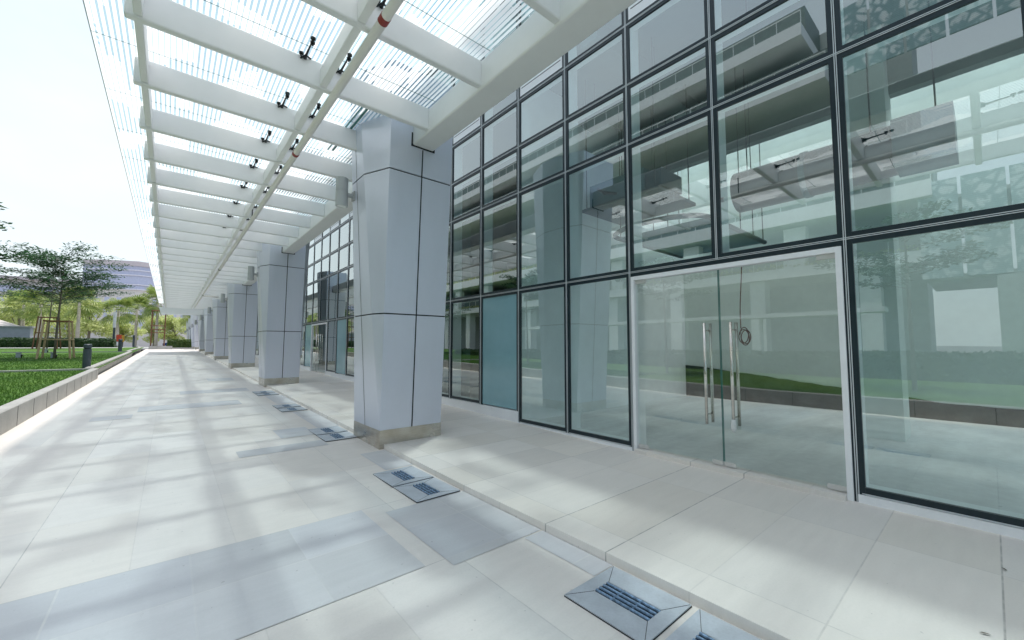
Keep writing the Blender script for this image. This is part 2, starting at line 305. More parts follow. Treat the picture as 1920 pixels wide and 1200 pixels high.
# ================================================================== SETTING
def sheet(name, mat, x0, x1, y0, y1, dz, n=24, zf=gz):
    """one sheet that follows the slope of the ground"""
    ys = sorted(set([y0, y1] + [y for y in (Y0, 70.0) if y0 < y < y1] + [y0 + (y1 - y0) * i / n for i in range(n + 1)]))
    m = MB()
    for a, b_ in zip(ys[:-1], ys[1:]):
        m.add([(x0, a, zf(a)+dz), (x1, a, zf(a)+dz), (x1, b_, zf(b_)+dz), (x0, b_, zf(b_)+dz)], [(0, 1, 2, 3)])
    return m.build(name, mat)
tag(sheet('ground', MT['soil'], -600, 600, -300, 700, -0.6, 20), kind='structure')
tag(sheet('pavement', MT['pave'], -2.30, 2.75, YB, 102, -STEP), kind='structure')
for nm, x0, x1, y0, y1 in [('paving_band', -2.15, 1.55, 2.85, 4.20), ('paving_band', 1.72, 2.645, 2.72, 4.00), ('paving_band', 2.42, 2.645, 1.94, 2.70),
                           ('paving_band', 1.53, 2.08, 7.95, 8.72), ('paving_band', 0.83, 2.05, 7.05, 7.45), ('paving_band', -1.18, -0.55, 11.75, 12.3),
                           ('paving_band', -0.5, 1.5, 12.6, 13.45), ('paving_band', 2.25, 2.645, 5.25, 6.2), ('paving_band', 2.25, 2.645, 8.45, 10.6),
                           ('paving_band', 2.2, 2.645, 12.05, 14.0), ('paving_band', 0.3, 2.05, 15.6, 16.5), ('paving_band', 1.2, 2.05, 19.6, 20.9)]:
    tag(sheet(nm, MT['grey'], x0, x1, y0, y1, -STEP + 0.004, 4), kind='structure')
# raised paving in front of the glazing, with its step
def platform():
    ys = [YB, Y0] + [Y0 + i * 3.0 for i in range(1, 33)]
    m = MB()
    for a, b_ in zip(ys[:-1], ys[1:]):
        m.add([(EDGE, a, gz(a)), (FX + 0.03, a, gz(a)), (FX + 0.03, b_, gz(b_)), (EDGE, b_, gz(b_))], [(0, 1, 2, 3)])
        m.add([(EDGE, a, gz(a) - STEP - 0.05), (EDGE, a, gz(a)), (EDGE, b_, gz(b_)), (EDGE, b_, gz(b_) - STEP - 0.05)], [(0, 1, 2, 3)])
    return tag(m.build('platform', MT['plat']), kind='structure')
platform()
# low kerb walls of the lawn
def kerb(pts, w, h, name='kerb'):
    m = MB(); rings = []
    for i, (x, y) in enumerate(pts):
        a = Vector(pts[max(i-1, 0)]); c = Vector(pts[min(i+1, len(pts)-1)]); t = (c - a).normalized(); nn = Vector((-t.y, t.x))
        z = gz(y); q = Vector((x, y)); e = 0.015
        o = [(q, -0.15), (q, h - e), (q + nn * e, h), (q + nn * (w - e), h), (q + nn * w, h - e), (q + nn * w, -0.15)]
        rings.append([(p.x, p.y, z + dz) for p, dz in o])
    m.loft(rings); return tag(m.build(name, MT['kerb']), kind='structure')
kerb([(-2.15, y) for y in (-9, 0, 4, 8, 12, 16, 20, 23.3)], 0.22, 0.33)
kerb([(-2.37, 23.9), (-2.37, 30), (-2.37, 38), (-2.37, 44), (-2.40, 47.5)], 0.24, 0.33)
kerb([(-2.62, 47.6), (-2.60, 52), (-2.50, 57), (-2.42, 61), (-2.55, 65), (-2.9, 68)], 0.24, 0.33)
m = MB()
for y in [1.2 * i for i in range(-5, 20)]:
    m.box(-2.149, -2.146, y - 0.004, y + 0.004, gz(y) - 0.07, gz(y) + 0.31)
tag(m.build('kerb_joint', MT['joint']), kind='structure')
for y, x1, x0 in [(23.6, -2.2, -9.0), (47.6, -2.5, -9.5)]:
    mm = MB(); mm.loft([[(x1, y - 0.14, gz(y) + 0.1), (x1, y + 0.14, gz(y) + 0.1), (x1, y + 0.14, gz(y) + 0.315), (x1, y - 0.14, gz(y) + 0.315)],
                        [(x0, y - 0.24, gz(y) + 0.1), (x0, y + 0.04, gz(y) + 0.1), (x0, y + 0.04, gz(y) + 0.31), (x0, y - 0.24, gz(y) + 0.31)]])
    tag(mm.build('lawn_kerb', MT['kerb']), kind='structure')
tag(sheet('lawn', MT['grass'], -21.0, -2.30, -12, 66.0, 0.25, 30), kind='structure')
tag(sheet('path', MT['plaza'], -14.0, -4.0, 62.5, 65.0, 0.262, 2), kind='structure')
tag(sheet('plaza', MT['plaza'], -70.0, 60.0, 71.0, 140.0, 0.02, 6), kind='structure')
# blades on the nearer lawn
m = MB(); vs, fs = [], []
for i in range(42000):
    y = 9.5 + 34 * rnd.random() ** 1.6; x = -2.42 - (0.24 * y + 0.6) * rnd.random()
    if 23.3 < y < 23.9: continue
    h = 0.035 + 0.04 * rnd.random(); a = rnd.random() * 6.28; w = 0.006 + 0.00022 * y; dx, dy = math.cos(a) * w, math.sin(a) * w
    lx, ly = (rnd.random() - 0.5) * 0.05, (rnd.random() - 0.5) * 0.05; z = gz(y) + 0.248; b0 = len(vs)
    vs += [(x - dx, y - dy, z), (x + dx, y + dy, z), (x + lx, y + ly, z + h)]; fs.append((b0, b0 + 1, b0 + 2))
m.v, m.f, m.m = vs, fs, [0] * len(fs)
tag(m.build('grass', MT['blade']), kind='stuff')

# ================================================================== GLASS BUILDING
bl = empty('glass_building', (FX, 0, 0), 'tall glass fronted building with dark mullions, white trim and glass double doors', 'building')
IX0, IX1 = FX + 0.012, FX + 0.26
BAYS = range(-3, 17)                    # bays in view
DOORS = {0: 0, 1: 0, 14: 14, 15: 14}
def zsill(i):
    y = mull(i)
    if i < 4: return 0.085 if i < 0 else 0.055
    return max(0.27, gz(y + 1.3) + 0.16)
def white_spandrel(i): return i % 2 == 1
for i in list(BAYS) + [17]:
    y = mull(i); zb = 0.0 if i < 4 else gz(y)
    zb = (2.74 if i in (1, 15) else zb)
    c = MB(); c.box(FX - 0.002, FX + 0.012, y - 0.0125, y - 0.0045, zb, 9.4).box(FX - 0.002, FX + 0.012, y + 0.0045, y + 0.0125, zb, 9.4)
    o = c.build('mullion', MT['alu'], bl)
    c = MB(); c.box(FX + 0.004, FX + 0.04, y - 0.062, y - 0.0125, zb, 9.4).box(FX + 0.004, FX + 0.04, y + 0.0125, y + 0.062, zb, 9.4).box(FX + 0.002, FX + 0.03, y - 0.0045, y + 0.0045, zb, 9.4)
    g = c.build('gasket', MT['dark'], o); g.location = (0, 0, 0); 
    c = MB(); c.box(FX + 0.045, FX + (0.31 if i < 8 else 0.12), y - 0.045, y + 0.045, zb, 9.4)
    g = c.build('inner_fin', MT['wall_white' if i < 8 else 'dark'], o); 
for o in bl.children:
    for ch in o.children: ch.location = (0, 0, 0)
FAR0, FAR1 = mull(17), 104.0
def transom(z, y0, y1):
    c = MB(); c.box(FX - 0.003, FX + 0.011, y0, y1, z - 0.012, z - 0.005).box(FX - 0.003, FX + 0.011, y0, y1, z + 0.005, z + 0.012)
    o = c.build('transom', MT['alu'], bl)
    c = MB(); c.box(FX + 0.005, FX + 0.038, y0, y1, z + 0.0125, z + 0.064).box(FX + 0.005, FX + 0.038, y0, y1, z - 0.064, z - 0.0125).box(FX + 0.003, FX + 0.03, y0, y1, z - 0.0045, z + 0.0045)
    g = c.build('gasket', MT['dark'], o); g.location = (0, 0, 0)
    c = MB(); c.box(FX + 0.047, FX + 0.18, y0, y1, z - 0.035, z + 0.035)
    g = c.build('inner_rail', MT['wall_white'], o); g.location = (0, 0, 0)
transom(2.71 + 0.03, mull(-3), FAR1)
for z in ROWS[1:]: transom(z, mull(-3), FAR1)
transom(9.4, mull(-3), FAR1)
# panes
for i in BAYS:
    a, b_ = mull(i) + 0.045, mull(i + 1) - 0.045
    rows = [zsill(i) + 0.02] + [ROWS[0] + 0.03] + ROWS[1:] + [9.4]
    for r in range(5):
        z0, z1 = rows[r] + (0.05 if r else 0), rows[r + 1] - 0.05
        if r == 0 and i in DOORS: continue
        if r == 2 and i == -1 and False: continue
        if r == 0 and i in (4, 12, 16): 
            MB().box(FX + 0.02, FX + 0.05, a, b_, z0, z1).build('spandrel_panel', MT['teal'], bl); continue
        if r == 4 and white_spandrel(i):
            c = MB(); c.box(FX + 0.006, FX + 0.06, a - 0.01, b_ + 0.01, 6.84, 7.5); o = c.build('white_spandrel', MT['frame'], bl)
            g = MB().box(FX + 0.003, FX + 0.010, a + 0.06, b_ - 0.06, 7.02, 7.035).build('slot', MT['dark'], o); g.location = (0, 0, 0)
            z0 = 7.52
        pm = MB().box(FX + 0.022, FX + 0.034, a - 0.03, b_ + 0.03, z0, z1); ta, tb = rnd.uniform(-.0022, .0022), rnd.uniform(-.0022, .0022)
        pm.v = [(x + ta * (y_ - (a + b_) / 2) + tb * (z_ - (z0 + z1) / 2), y_, z_) for x, y_, z_ in pm.v]      # each pane sits a hair out of true
        o = pm.build('window_pane', MT['glass' if r == 0 else 'glassup'], bl)
        if r == 0:
            c = MB().box(FX + 0.006, FX + 0.05, a - 0.01, b_ + 0.01, z0 - 0.02, z0 + 0.05); g = c.build('sill_gasket', MT['dark'], o); g.location = (0, 0, 0)
            c = MB().box(FX + 0.001, FX + 0.012, a - 0.01, b_ + 0.01, z0 - 0.018, z0 - 0.008); g = c.build('sill_trim', MT['alu'], o); g.location = (0, 0, 0)
            c = MB().box(FX + 0.055, FX + 0.26, a, b_, z0 - 0.1, z0 + 0.035); g = c.build('inner_sill', MT['wall_white'], o); g.location = (0, 0, 0)
# glazing past the bays that can be told apart
c = MB(); c2 = MB(); i = 17
while mull(i) < FAR1 - 1.4:
    a, b_ = mull(i) + 0.045, mull(i + 1) - 0.045
    for z0, z1 in zip([gz(mull(i)) + 0.2] + [ROWS[0]] + ROWS[1:], [ROWS[0]] + ROWS[1:] + [9.4]): c.box(FX + 0.022, FX + 0.034, a, b_, z0 + 0.05, z1 - 0.05)
    y = mull(i + 1); c2.box(FX, FX + 0.20, y - 0.04, y + 0.04, gz(y), 9.4); i += 1
tag(c.build('far_glazing', MT['glass'], bl), kind='stuff'); tag(c2.build('far_mullions', MT['dark'], bl), kind='stuff')
# plinths
def plinth(i0, i1):
    for i in range(i0, i1):
        if i in DOORS: continue
        a, b_ = mull(i), mull(i + 1); z1 = zsill(i) - 0.004
        m = MB(); lo = lambda y: (gz(y) if i >= 2 else 0.0) - 0.03
        m.loft([[(FX - 0.012, a + 0.003, lo(a)), (FX + 0.05, a + 0.003, lo(a)), (FX + 0.05, a + 0.003, z1), (FX - 0.012, a + 0.003, z1)],
                [(FX - 0.012, b_ - 0.003, lo(b_)), (FX + 0.05, b_ - 0.003, lo(b_)), (FX + 0.05, b_ - 0.003, z1), (FX - 0.012, b_ - 0.003, z1)]])
        m.build('plinth', MT['frame'], bl)
plinth(-3, 17)
m = MB(); ys = [mull(17), 40, 70, FAR1]
m.loft([[(FX - 0.012, y, gz(y) - 0.03), (FX + 0.05, y, gz(y) - 0.03), (FX + 0.05, y, gz(y) + 0.2), (FX - 0.012, y, gz(y) + 0.2)] for y in ys]); m.build('plinth', MT['frame'], bl)
# doors
def doors(i):
    zf = gz(mull(i)) if i else 0.0
    ya, yb = mull(i) + 0.03, mull(i + 2) - 0.03; zt = 2.665
    fr = MB().box(FX - 0.02, FX + 0.10, ya, ya + 0.055, zf + 0.0, zt).box(FX - 0.02, FX + 0.10, yb - 0.055, yb, zf + 0.0, zt).box(FX - 0.02, FX + 0.10, ya + 0.055, yb - 0.055, zt - 0.06, zt).build('door_frame', MT['frame'], bl, bevel=0.004)
    MB().box(FX - 0.09, FX + 0.16, ya + 0.056, yb - 0.056, zf - 0.01, zf + 0.055).build('threshold', MT['plat'], bl, bevel=0.004)
    ym = (ya + yb) / 2
    for s, (a, b_) in ((1, (ym + 0.004, yb - 0.06)), (-1, (ya + 0.06, ym - 0.004))):
        d = MB().box(FX + 0.03, FX + 0.042, a, b_, zf + 0.075, zt - 0.068).build('door', MT['doorglass'], bl)
        eg = MB().box(FX + 0.0285, FX + 0.0435, (a if s > 0 else b_ - 0.006), (a + 0.006 if s > 0 else b_), zf + 0.075, zt - 0.068).build('glass_edge', MT['edge'], d)
        hy = ym + s * 0.165
        for xx in (FX - 0.055, FX + 0.125):
            h = MB().tube([(xx, hy, 0.58 + zf * 0.9), (xx, hy, 1.90 + zf * 0.9)], 0.019, 14).build('handle', MT['chrome'], d, smooth=True); h.location = (0, 0, 0)
        st = MB().tube([(FX - 0.055, hy, 0.70 + zf), (FX + 0.125, hy, 0.70 + zf)], 0.011, 10).tube([(FX - 0.055, hy, 1.80 + zf), (FX + 0.125, hy, 1.80 + zf)], 0.011, 10).build('standoff', MT['chrome'], d, smooth=True); st.location = (0, 0, 0)
        yo = b_ if s > 0 else a; yi = a if s > 0 else b_
        for y0, z0, ln in ((yo, zf + 0.066, -s * 0.17), (yo, zt - 0.115, -s * 0.17), (yi, zf + 0.066, s * 0.14)):
            p = MB().box(FX + 0.02, FX + 0.052, min(y0, y0 + ln), max(y0, y0 + ln), z0, z0 + 0.055).build('patch_fitting', MT['patch'], d, bevel=0.003); p.location = (0, 0, 0)
doors(0); doors(14)
MB().tube([(FX - 0.056, 2.285 - 0.165, 0.53), (FX - 0.056, 2.285 - 0.165, 0.57), (FX - 0.056, 2.285 - 0.165, 0.64), (FX - 0.056, 2.285 - 0.165, 0.68)], [0.022, 0.034, 0.028, 0.021], 12).build('handle_wrap', MT['lens'], bl, smooth=True)
for lx, ly, ra, lb in ((4.62, 0.02, 0.6, 'dark dry leaf on the pale paving near the right window'), (3.52, 0.10, 2.0, 'small brown leaf on the pale paving near the step at the right edge')):
    m = MB(); c_, s_ = math.cos(ra), math.sin(ra); pr = [(-.026, 0, .004), (-.01, .008, .008), (.01, .007, .007), (.026, 0, .004), (.01, -.007, .007), (-.01, -.008, .005)]
    m.add([(lx + a_ * c_ - b2 * s_, ly + a_ * s_ + b2 * c_, zz + .003) for a_, b2, zz in pr], [(0, 1, 2, 3, 4, 5)]); tag(m.build('fallen_leaf', MT['bark']), lb, 'leaf')
for o in bl.children:
    for ch in o.children:
        ch.location = (0, 0, 0)
# room behind the near bays and dark rooms beyond it
RB = 12.8; RY0, RY1 = -9.0, 6.42
MB().box(FX + 0.1, RB + 0.3, RY0, RY1 + 0.2, -0.2, 0.0).build('room_floor', MT['floor_in'], bl)
MB().box(RB, RB + 0.2, RY0, RY1, 0.0, 7.6).build('room_back_wall', MT['wall_in'], bl)
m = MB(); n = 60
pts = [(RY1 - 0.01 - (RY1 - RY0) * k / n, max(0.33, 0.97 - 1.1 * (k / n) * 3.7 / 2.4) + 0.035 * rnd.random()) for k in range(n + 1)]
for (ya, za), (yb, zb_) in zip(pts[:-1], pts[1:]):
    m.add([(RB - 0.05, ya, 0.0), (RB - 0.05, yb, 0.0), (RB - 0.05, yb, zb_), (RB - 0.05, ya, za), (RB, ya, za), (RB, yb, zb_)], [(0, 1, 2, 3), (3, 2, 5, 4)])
m.build('black_wall_base', MT['black'], bl)  # black strip along the foot of the back wall, uneven top edge
MB().box(FX + 0.3, RB + 0.2, RY1, RY1 + 0.2, 0.0, 7.6).build('room_side_wall', MT['wall_white'], bl)
MB().box(FX + 0.3, RB + 0.2, RY0 - 0.2, RY0, 0.0, 0.6).box(FX + 0.3, RB + 0.2, RY0 - 0.2, RY0, 6.9, 7.6).build('room_end_wall', MT['wall_in'], bl)
MB().box(FX + 0.3, RB, RY0 - 0.1, RY0 - 0.09, 0.6, 6.9).build('added_end_window', MT['clear'], bl)  # opening added so more daylight reaches the room
MB().box(10.12, RB, RY0, RY1, 7.62, 7.64).build('added_skylight', MT['added_skylight'], bl)  # roof panel added to brighten the room, hidden behind the deep ceiling beam
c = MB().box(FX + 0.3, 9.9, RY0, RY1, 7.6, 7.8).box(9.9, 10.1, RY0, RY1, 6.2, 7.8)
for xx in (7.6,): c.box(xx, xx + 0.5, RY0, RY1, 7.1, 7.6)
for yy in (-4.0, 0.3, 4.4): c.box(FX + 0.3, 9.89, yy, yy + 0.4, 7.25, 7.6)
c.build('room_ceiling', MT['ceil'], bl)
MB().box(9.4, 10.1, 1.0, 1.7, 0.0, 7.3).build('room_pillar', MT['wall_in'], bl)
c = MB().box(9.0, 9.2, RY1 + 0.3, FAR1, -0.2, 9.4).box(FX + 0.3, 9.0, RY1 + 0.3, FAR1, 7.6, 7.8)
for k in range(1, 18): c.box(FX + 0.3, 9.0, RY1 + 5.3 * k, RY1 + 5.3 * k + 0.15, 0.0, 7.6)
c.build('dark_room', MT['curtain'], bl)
sheet_o = MB()
for a, b_ in zip([RY1 + .2, 20, 40, 70], [20, 40, 70, FAR1]): sheet_o.add([(FX + 0.1, a, gz(a)), (9.0, a, gz(a)), (9.0, b_, gz(b_)), (FX + 0.1, b_, gz(b_))], [(0, 1, 2, 3)])
sheet_o.build('dark_room_floor', MT['floor_in'], bl)
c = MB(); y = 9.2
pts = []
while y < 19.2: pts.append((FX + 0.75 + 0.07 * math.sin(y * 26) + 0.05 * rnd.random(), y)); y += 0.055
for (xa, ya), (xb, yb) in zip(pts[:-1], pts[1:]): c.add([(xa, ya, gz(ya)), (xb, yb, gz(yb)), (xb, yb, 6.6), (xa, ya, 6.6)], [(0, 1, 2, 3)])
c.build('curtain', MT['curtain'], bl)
# unseen printed glass eave added to filter sun on the platform, then roof edge
c = MB(); y = RY0
while y < 60: c.box(3.36, FX - 0.03, y, y + 1.32, 9.55, 9.562, 1); c.m[-6] = 0; y += 1.325
c.build('added_eave_glass', [MT['frit'], MT['bare']], bl)
c = MB(); y = RY0
while y < 60: c.box(3.36, FX - 0.03, y - 0.05, y + 0.04, 9.30, 9.54); y += 2.65
c.build('added_eave_bracket', MT['white'], bl)
MB().box(FX - 0.02, FX + 0.45, RY0, FAR1, 9.62, 10.0).build('upper_wall', MT['frame'], bl)
MB().box(FX + 0.46, 9.0, RY1 + 0.4, FAR1, 9.5, 9.7).box(FX + 0.46, 8.8, RY0, RY1 + 0.35, 9.5, 9.7).build('roof', MT['ceil'], bl)

# ================================================================== COLUMNS
CY = [6.853 + 10.15 * k for k in range(10)]
CX = 3.126
def interp(z, tab):
    for (z0, v0), (z1, v1) in zip(tab[:-1], tab[1:]):
        if z <= z1 or (z1, v1) == tab[-1]: return v0 + (v1 - v0) * (z - z0) / (z1 - z0)
def ring(z, zb, cy, grow=0.0, dx=0.0):
    """eight corners of the tapered shaft at height z"""
    t = max(0.0, z - zb)
    top = 4.43; h = max(0.001, top - zb); k = min(1.35, t / h)
    hx = 0.545 + 0.235 * k + grow; hy = 0.577 + 0.225 * k + grow
    fx = 0.545 + 0.02 * k; fy = interp(k, [(0, .577), (.45, .41), (1.0, .28), (1.4, .22)]) + grow * 0.4; fx += grow * 0.4
    fx = min(fx, hx - 0.002); fy = min(fy, hy - 0.002)
    return [(CX - fx, cy - hy, z), (CX + fx, cy - hy, z), (CX + hx, cy - fy, z), (CX + hx, cy + fy, z),
            (CX + fx, cy + hy, z), (CX - fx, cy + hy, z), (CX - hx, cy + fy, z), (CX - hx, cy - fy, z)]
ORD = ['nearest pale blue clad column, standing by the second pair of drains', 'second clad column along the glass front', 'third clad column along the glass front', 'fourth clad column along the glass front',
       'fifth clad column along the glass front', 'sixth clad column along the glass front', 'seventh clad column along the glass front', 'eighth clad column along the glass front', 'ninth clad column along the glass front', 'farthest clad column at the end of the row']
for k, cy_ in enumerate(CY):
    g = gz(cy_ - 0.6); zb = g + 0.22
    root = empty('column', (CX, cy_, g), ORD[k], 'column', 'clad columns along the forecourt')
    rr = ring(zb, zb, cy_, 0.004)
    lo = [(x, y, g - 0.35) for x, y, z in rr]
    MB().loft([lo, rr]).build('base_trim', MT['steel'], root)
    zs = [zb] + [2.11, 4.43, 6.2]
    for s in range(3):
        z0 = zs[s] + (0.0 if s == 0 else 0.011); z1 = zs[s + 1] - 0.011; nst = 6
        m = MB(); m.loft([ring(z0 + (z1 - z0) * q / nst, zb, cy_) for q in range(nst + 1)]); m.build('cladding_panel', MT['panel'], root)
    # recessed black joints: horizontal ones behind the panels, vertical ones as thin strips on the faces
    MB().loft([ring(zb + (6.15 - zb) * q / 18, zb, cy_, -0.02) for q in range(19)]).build('joint_backing', MT['seam'], root)
    m = MB()
    def strip(face, z0, z1, n=8):
        for q in range(n):
            za, zc = z0 + (z1 - z0) * q / n, z0 + (z1 - z0) * (q + 1) / n
            pa, pc = [], []
            for z, out in ((za, pa), (zc, pc)):
                r_ = ring(z, zb, cy_, 0.0025)
                if face == 'front': y = r_[0][1]; out += [(CX - 0.011, y, z), (CX + 0.011, y, z)]
                elif face == 'back': y = r_[4][1]; out += [(CX + 0.007, y, z), (CX - 0.007, y, z)]
                elif face == 'left': x = r_[7][0]; out += [(x, cy_ + 0.057, z), (x, cy_ + 0.043, z)]
            m.add(pa + pc[::-1], [(0, 1, 2, 3)])
    strip('front', zb, 4.88); strip('left', zb, 6.0); strip('back', zb, 4.88)
    # seam round the canopy beam where it enters the shaft
    r_ = ring(4.9, zb, cy_); yf = r_[0][1]
    m.box(2.915, 3.345, yf - 0.012, yf + 0.06, 4.895, 5.33)
    m.build('panel_joint', MT['seam'], root)
# wall lights, one on every column's street face
LORD = ['grey cylinder wall light on the nearest column', 'grey cylinder wall light on the second column', 'grey cylinder wall light on the third column', 'grey cylinder wall light on the fourth column', 'grey cylinder wall light on the fifth column', 'grey cylinder wall light on the sixth column', 'grey cylinder wall light on the seventh column', 'grey cylinder wall light on the eighth column', 'grey cylinder wall light on the ninth column', 'grey cylinder wall light on the farthest column']
for k, cy_ in enumerate(CY):
    zb = gz(cy_ - 0.6) + 0.22; xf = ring(4.2, zb, cy_)[7][0]; y = cy_ + 0.22
    L = empty('wall_light', (xf, y, 4.2), LORD[k], 'wall light', 'cylinder lights on the columns')
    cx = xf - 0.205
    MB().cyl((cx, y), 0.10, 3.98, 4.24, 28).cyl((cx, y), 0.097, 4.24, 4.25, 28).cyl((cx, y), 0.10, 4.25, 4.47, 28).build('lamp_body', MT['lamp'], L, bevel=0.004)
    MB().cyl((cx, y), 0.078, 3.972, 3.982, 24).build('lens', MT['lens'], L)
    MB().tube([(cx + 0.09, y, 4.20), (xf - 0.02, y, 4.20)], 0.038, 12).build('bracket', MT['lamp'], L)
    MB().box(xf - 0.025, xf + 0.02, y - 0.07, y + 0.07, 4.12, 4.28).build('wall_plate', MT['lamp'], L, bevel=0.006)

# ================================================================== CANOPY
cp = empty('canopy', (1.2, 4.14, 4.9), 'long white steel canopy with striped printed glass over the pavement', 'canopy')
for y in BEAM_Y:
    xe = 2.95
    MB().box(-0.49, xe, y - 0.045, y + 0.047, 4.95, 5.292).build('cross_beam', MT['white'], cp, bevel=0.018, off=(1.2, y, 5.1))
MB().box(2.94, 3.32, YB, YE, 4.915, 5.298).build('edge_beam', MT['white'], cp, bevel=0.025)
c = MB(); c2 = MB()
for a, b_ in zip(BEAM_Y[:-1], BEAM_Y[1:]):
    c.box(-0.42, -0.347, a + 0.047, b_ - 0.045, 4.975, 5.25); c2.box(1.352, 1.44, a + 0.047, b_ - 0.045, 4.972, 5.2)
c.build('outer_beam', MT['white'], cp, bevel=0.010); c2.build('middle_beam', MT['white'], cp, bevel=0.010)
for a, b_ in zip(BEAM_Y[:-1], BEAM_Y[1:]):
    g = MB().box(-0.854, 2.945, a - 0.235, b_ - 0.245, GLZ, GLZ + 0.012, 1); g.m[0] = 0
    g.build('glass_panel', [MT['frit'], MT['bare']], cp)
c = MB()
for y in BEAM_Y: c.box(-0.854, 2.94, y - 0.243, y - 0.237, GLZ - 0.001, GLZ + 0.004)
c.box(-0.862, -0.855, YB + 2, YE, GLZ - 0.012, GLZ + 0.012)
c.build('glass_joint', MT['edge'], cp)
f0 = None
for k, y in enumerate(BEAM_Y[5:31]):
    for x in (1.17, 1.60):
        if f0 is None:
            m = MB(); m.tube([(0, -0.05, 0), (0, -0.13, 0.0), (0, -0.36, 0.012)], [0.024, 0.014, 0.009], 8)
            m.tube([(-0.05, -0.045, -0.02), (0.0, -0.11, 0.0), (0.07, -0.05, 0.02)], [0.010, 0.016, 0.010], 8)
            for q in ((0.012, -0.37), (-0.05, -0.09)): m.cyl(q, 0.028, 0.008, 0.03, 12); m.cyl(q, 0.012, -0.02, 0.01, 8)
            m.cyl((0.0, -0.44), 0.03, 0.014, 0.032, 12)
            f0 = m.build('glass_fitting', MT['fit'], cp, smooth=False); o = f0
        else:
            o = f0.copy(); COL.objects.link(o)
        o.location = (x - 1.2, y - 4.14, GLZ - 0.045 - 4.9)
MB().box(-0.85, 3.3, YE + 0.3, 58, 5.0, 5.03).build('far_soffit', MT['soffit'], cp)
c = MB().box(2.20, 2.23, 5.60, 7.9, 5.29, 5.335).box(2.12, 2.135, 5.7, 7.9, 5.28, 5.30)
c.build('notch_glass_edge', MT['edge'], cp)
# sprinkler pipe slung below the beams
pp = empty('water_pipe', (1.525, 4, 4.89), 'white pipe with dark red bands slung under the canopy beams', 'pipe')
MB().tube([(1.525, -4, 4.892), (1.525, 21.3, 4.892)], 0.05, 18).tube([(1.525, 21.6, 4.892), (1.525, 44, 4.892)], 0.042, 14).build('pipe_run', MT['pipe'], pp, smooth=True)
MB().tube([(1.525, 33.2, 4.86), (2.4, 33.4, 4.86)], 0.055, 12).build('branch_pipe', MT['pipe'], pp, smooth=True)
for y in (3.80, 7.55, 21.4, 33.0):
    o = MB().tube([(1.525, y - 0.045, 4.892), (1.525, y + 0.045, 4.892)], 0.0545, 18).build('pipe_band', MT['red'] if y < 10 else MT['fit'], pp)
for y in (3.45, 6.9, 12.4): MB().tube([(1.525, y, 4.93), (1.525, y, 5.29)], 0.012, 8).build('hanger', MT['fit'], pp)

# ================================================================== DRAINS
def make_drain(x, y, w, d, label):
    z = gz(y) - STEP + 0.003
    D = empty('drain_cover', (x, y, z), label, 'drain cover', 'drain covers along the step')
    hx, hy, gx, gy = w / 2, d / 2, 0.080, 0.20; ho, hi = 0.011, 0.007
    o = [(-hx, -hy), (hx, -hy), (hx, hy), (-hx, hy)]; q = [(-gx, -gy), (gx, -gy), (gx, gy), (-gx, gy)]
    for k in range(4):
        a, b_, c_, d_ = o[k], o[(k + 1) % 4], q[(k + 1) % 4], q[k]; e = 0.004
        m = MB(); m.add([(x + a[0], y + a[1], z + ho), (x + b_[0], y + b_[1], z + ho), (x + c_[0], y + c_[1], z + hi), (x + d_[0], y + d_[1], z + hi),
                         (x + a[0], y + a[1], z), (x + b_[0], y + b_[1], z)], [(0, 1, 2, 3), (4, 5, 1, 0)])
        m.build('rim_plate', MT['grey_plate'], D)
    MB().box(x - gx, x + gx, y - gy, y + gy, z + 0.001, z + 0.0025).build('pit_shade_plate', MT['seam'], D)  # flat black plate stands in for the shaded depth below the grate
    for k in range(4):
        xx = x - gx + gx * 2 * (k + 0.5) / 4
        MB().tube([(xx, y - gy, z + 0.006), (xx, y + gy, z + 0.006)], 0.010, 8).build('grate_bar', MT['bluesteel'], D)
    for s in (-0.35, 0.35): MB().box(x - gx, x + gx, y + s * gy - 0.005, y + s * gy + 0.005, z + 0.003, z + 0.008).build('cross_bar', MT['bluesteel'], D)
    ed = MB()
    for (a, b_) in zip(o, o[1:] + o[:1]):
        p0, p1 = Vector((x + a[0], y + a[1], z + 0.001)), Vector((x + b_[0], y + b_[1], z + 0.001)); ed.tube([p0, p1], 0.0045, 4)
    for k in range(4): ed.tube([(x + o[k][0] * 0.98, y + o[k][1] * 0.98, z + ho - 0.0005), (x + q[k][0], y + q[k][1], z + hi - 0.0005)], 0.0022, 4)
    ed.build('rim_joint', MT['joint'], D)
MT['grey_plate'] = plain('drain_plate', (0.54, 0.58, 0.63), 0.45, var=0.12, scale=6)
MT['bluesteel'] = plain('worn_blue_grate', (0.22, 0.33, 0.48), 0.4, metal=0.4, var=0.5, scale=40)
DL = [('grey drain cover with mitred rim nearest the camera, cut by the frame edge', 2.35, 0.97), ('grey drain cover with four bar grate at the foot of the step nearest the camera', 2.35, 1.62),
      ('nearer cover of the drain pair before the nearest column', 2.34, 4.31), ('farther cover of the drain pair before the nearest column', 2.33, 4.90),
      ('nearer cover of the drain pair beside the nearest column', 2.33, 7.55), ('farther cover of the drain pair beside the nearest column', 2.33, 8.12),
      ('nearer cover of the drain pair between the first two columns', 2.33, 10.99), ('farther cover of the drain pair between the first two columns', 2.33, 11.6),
      ('nearer cover of the drain pair before the second column', 2.33, 14.3), ('farther cover of the drain pair before the second column', 2.33, 14.9)]
for lb, x, y in DL: make_drain(x, y, 0.54, 0.60, lb)

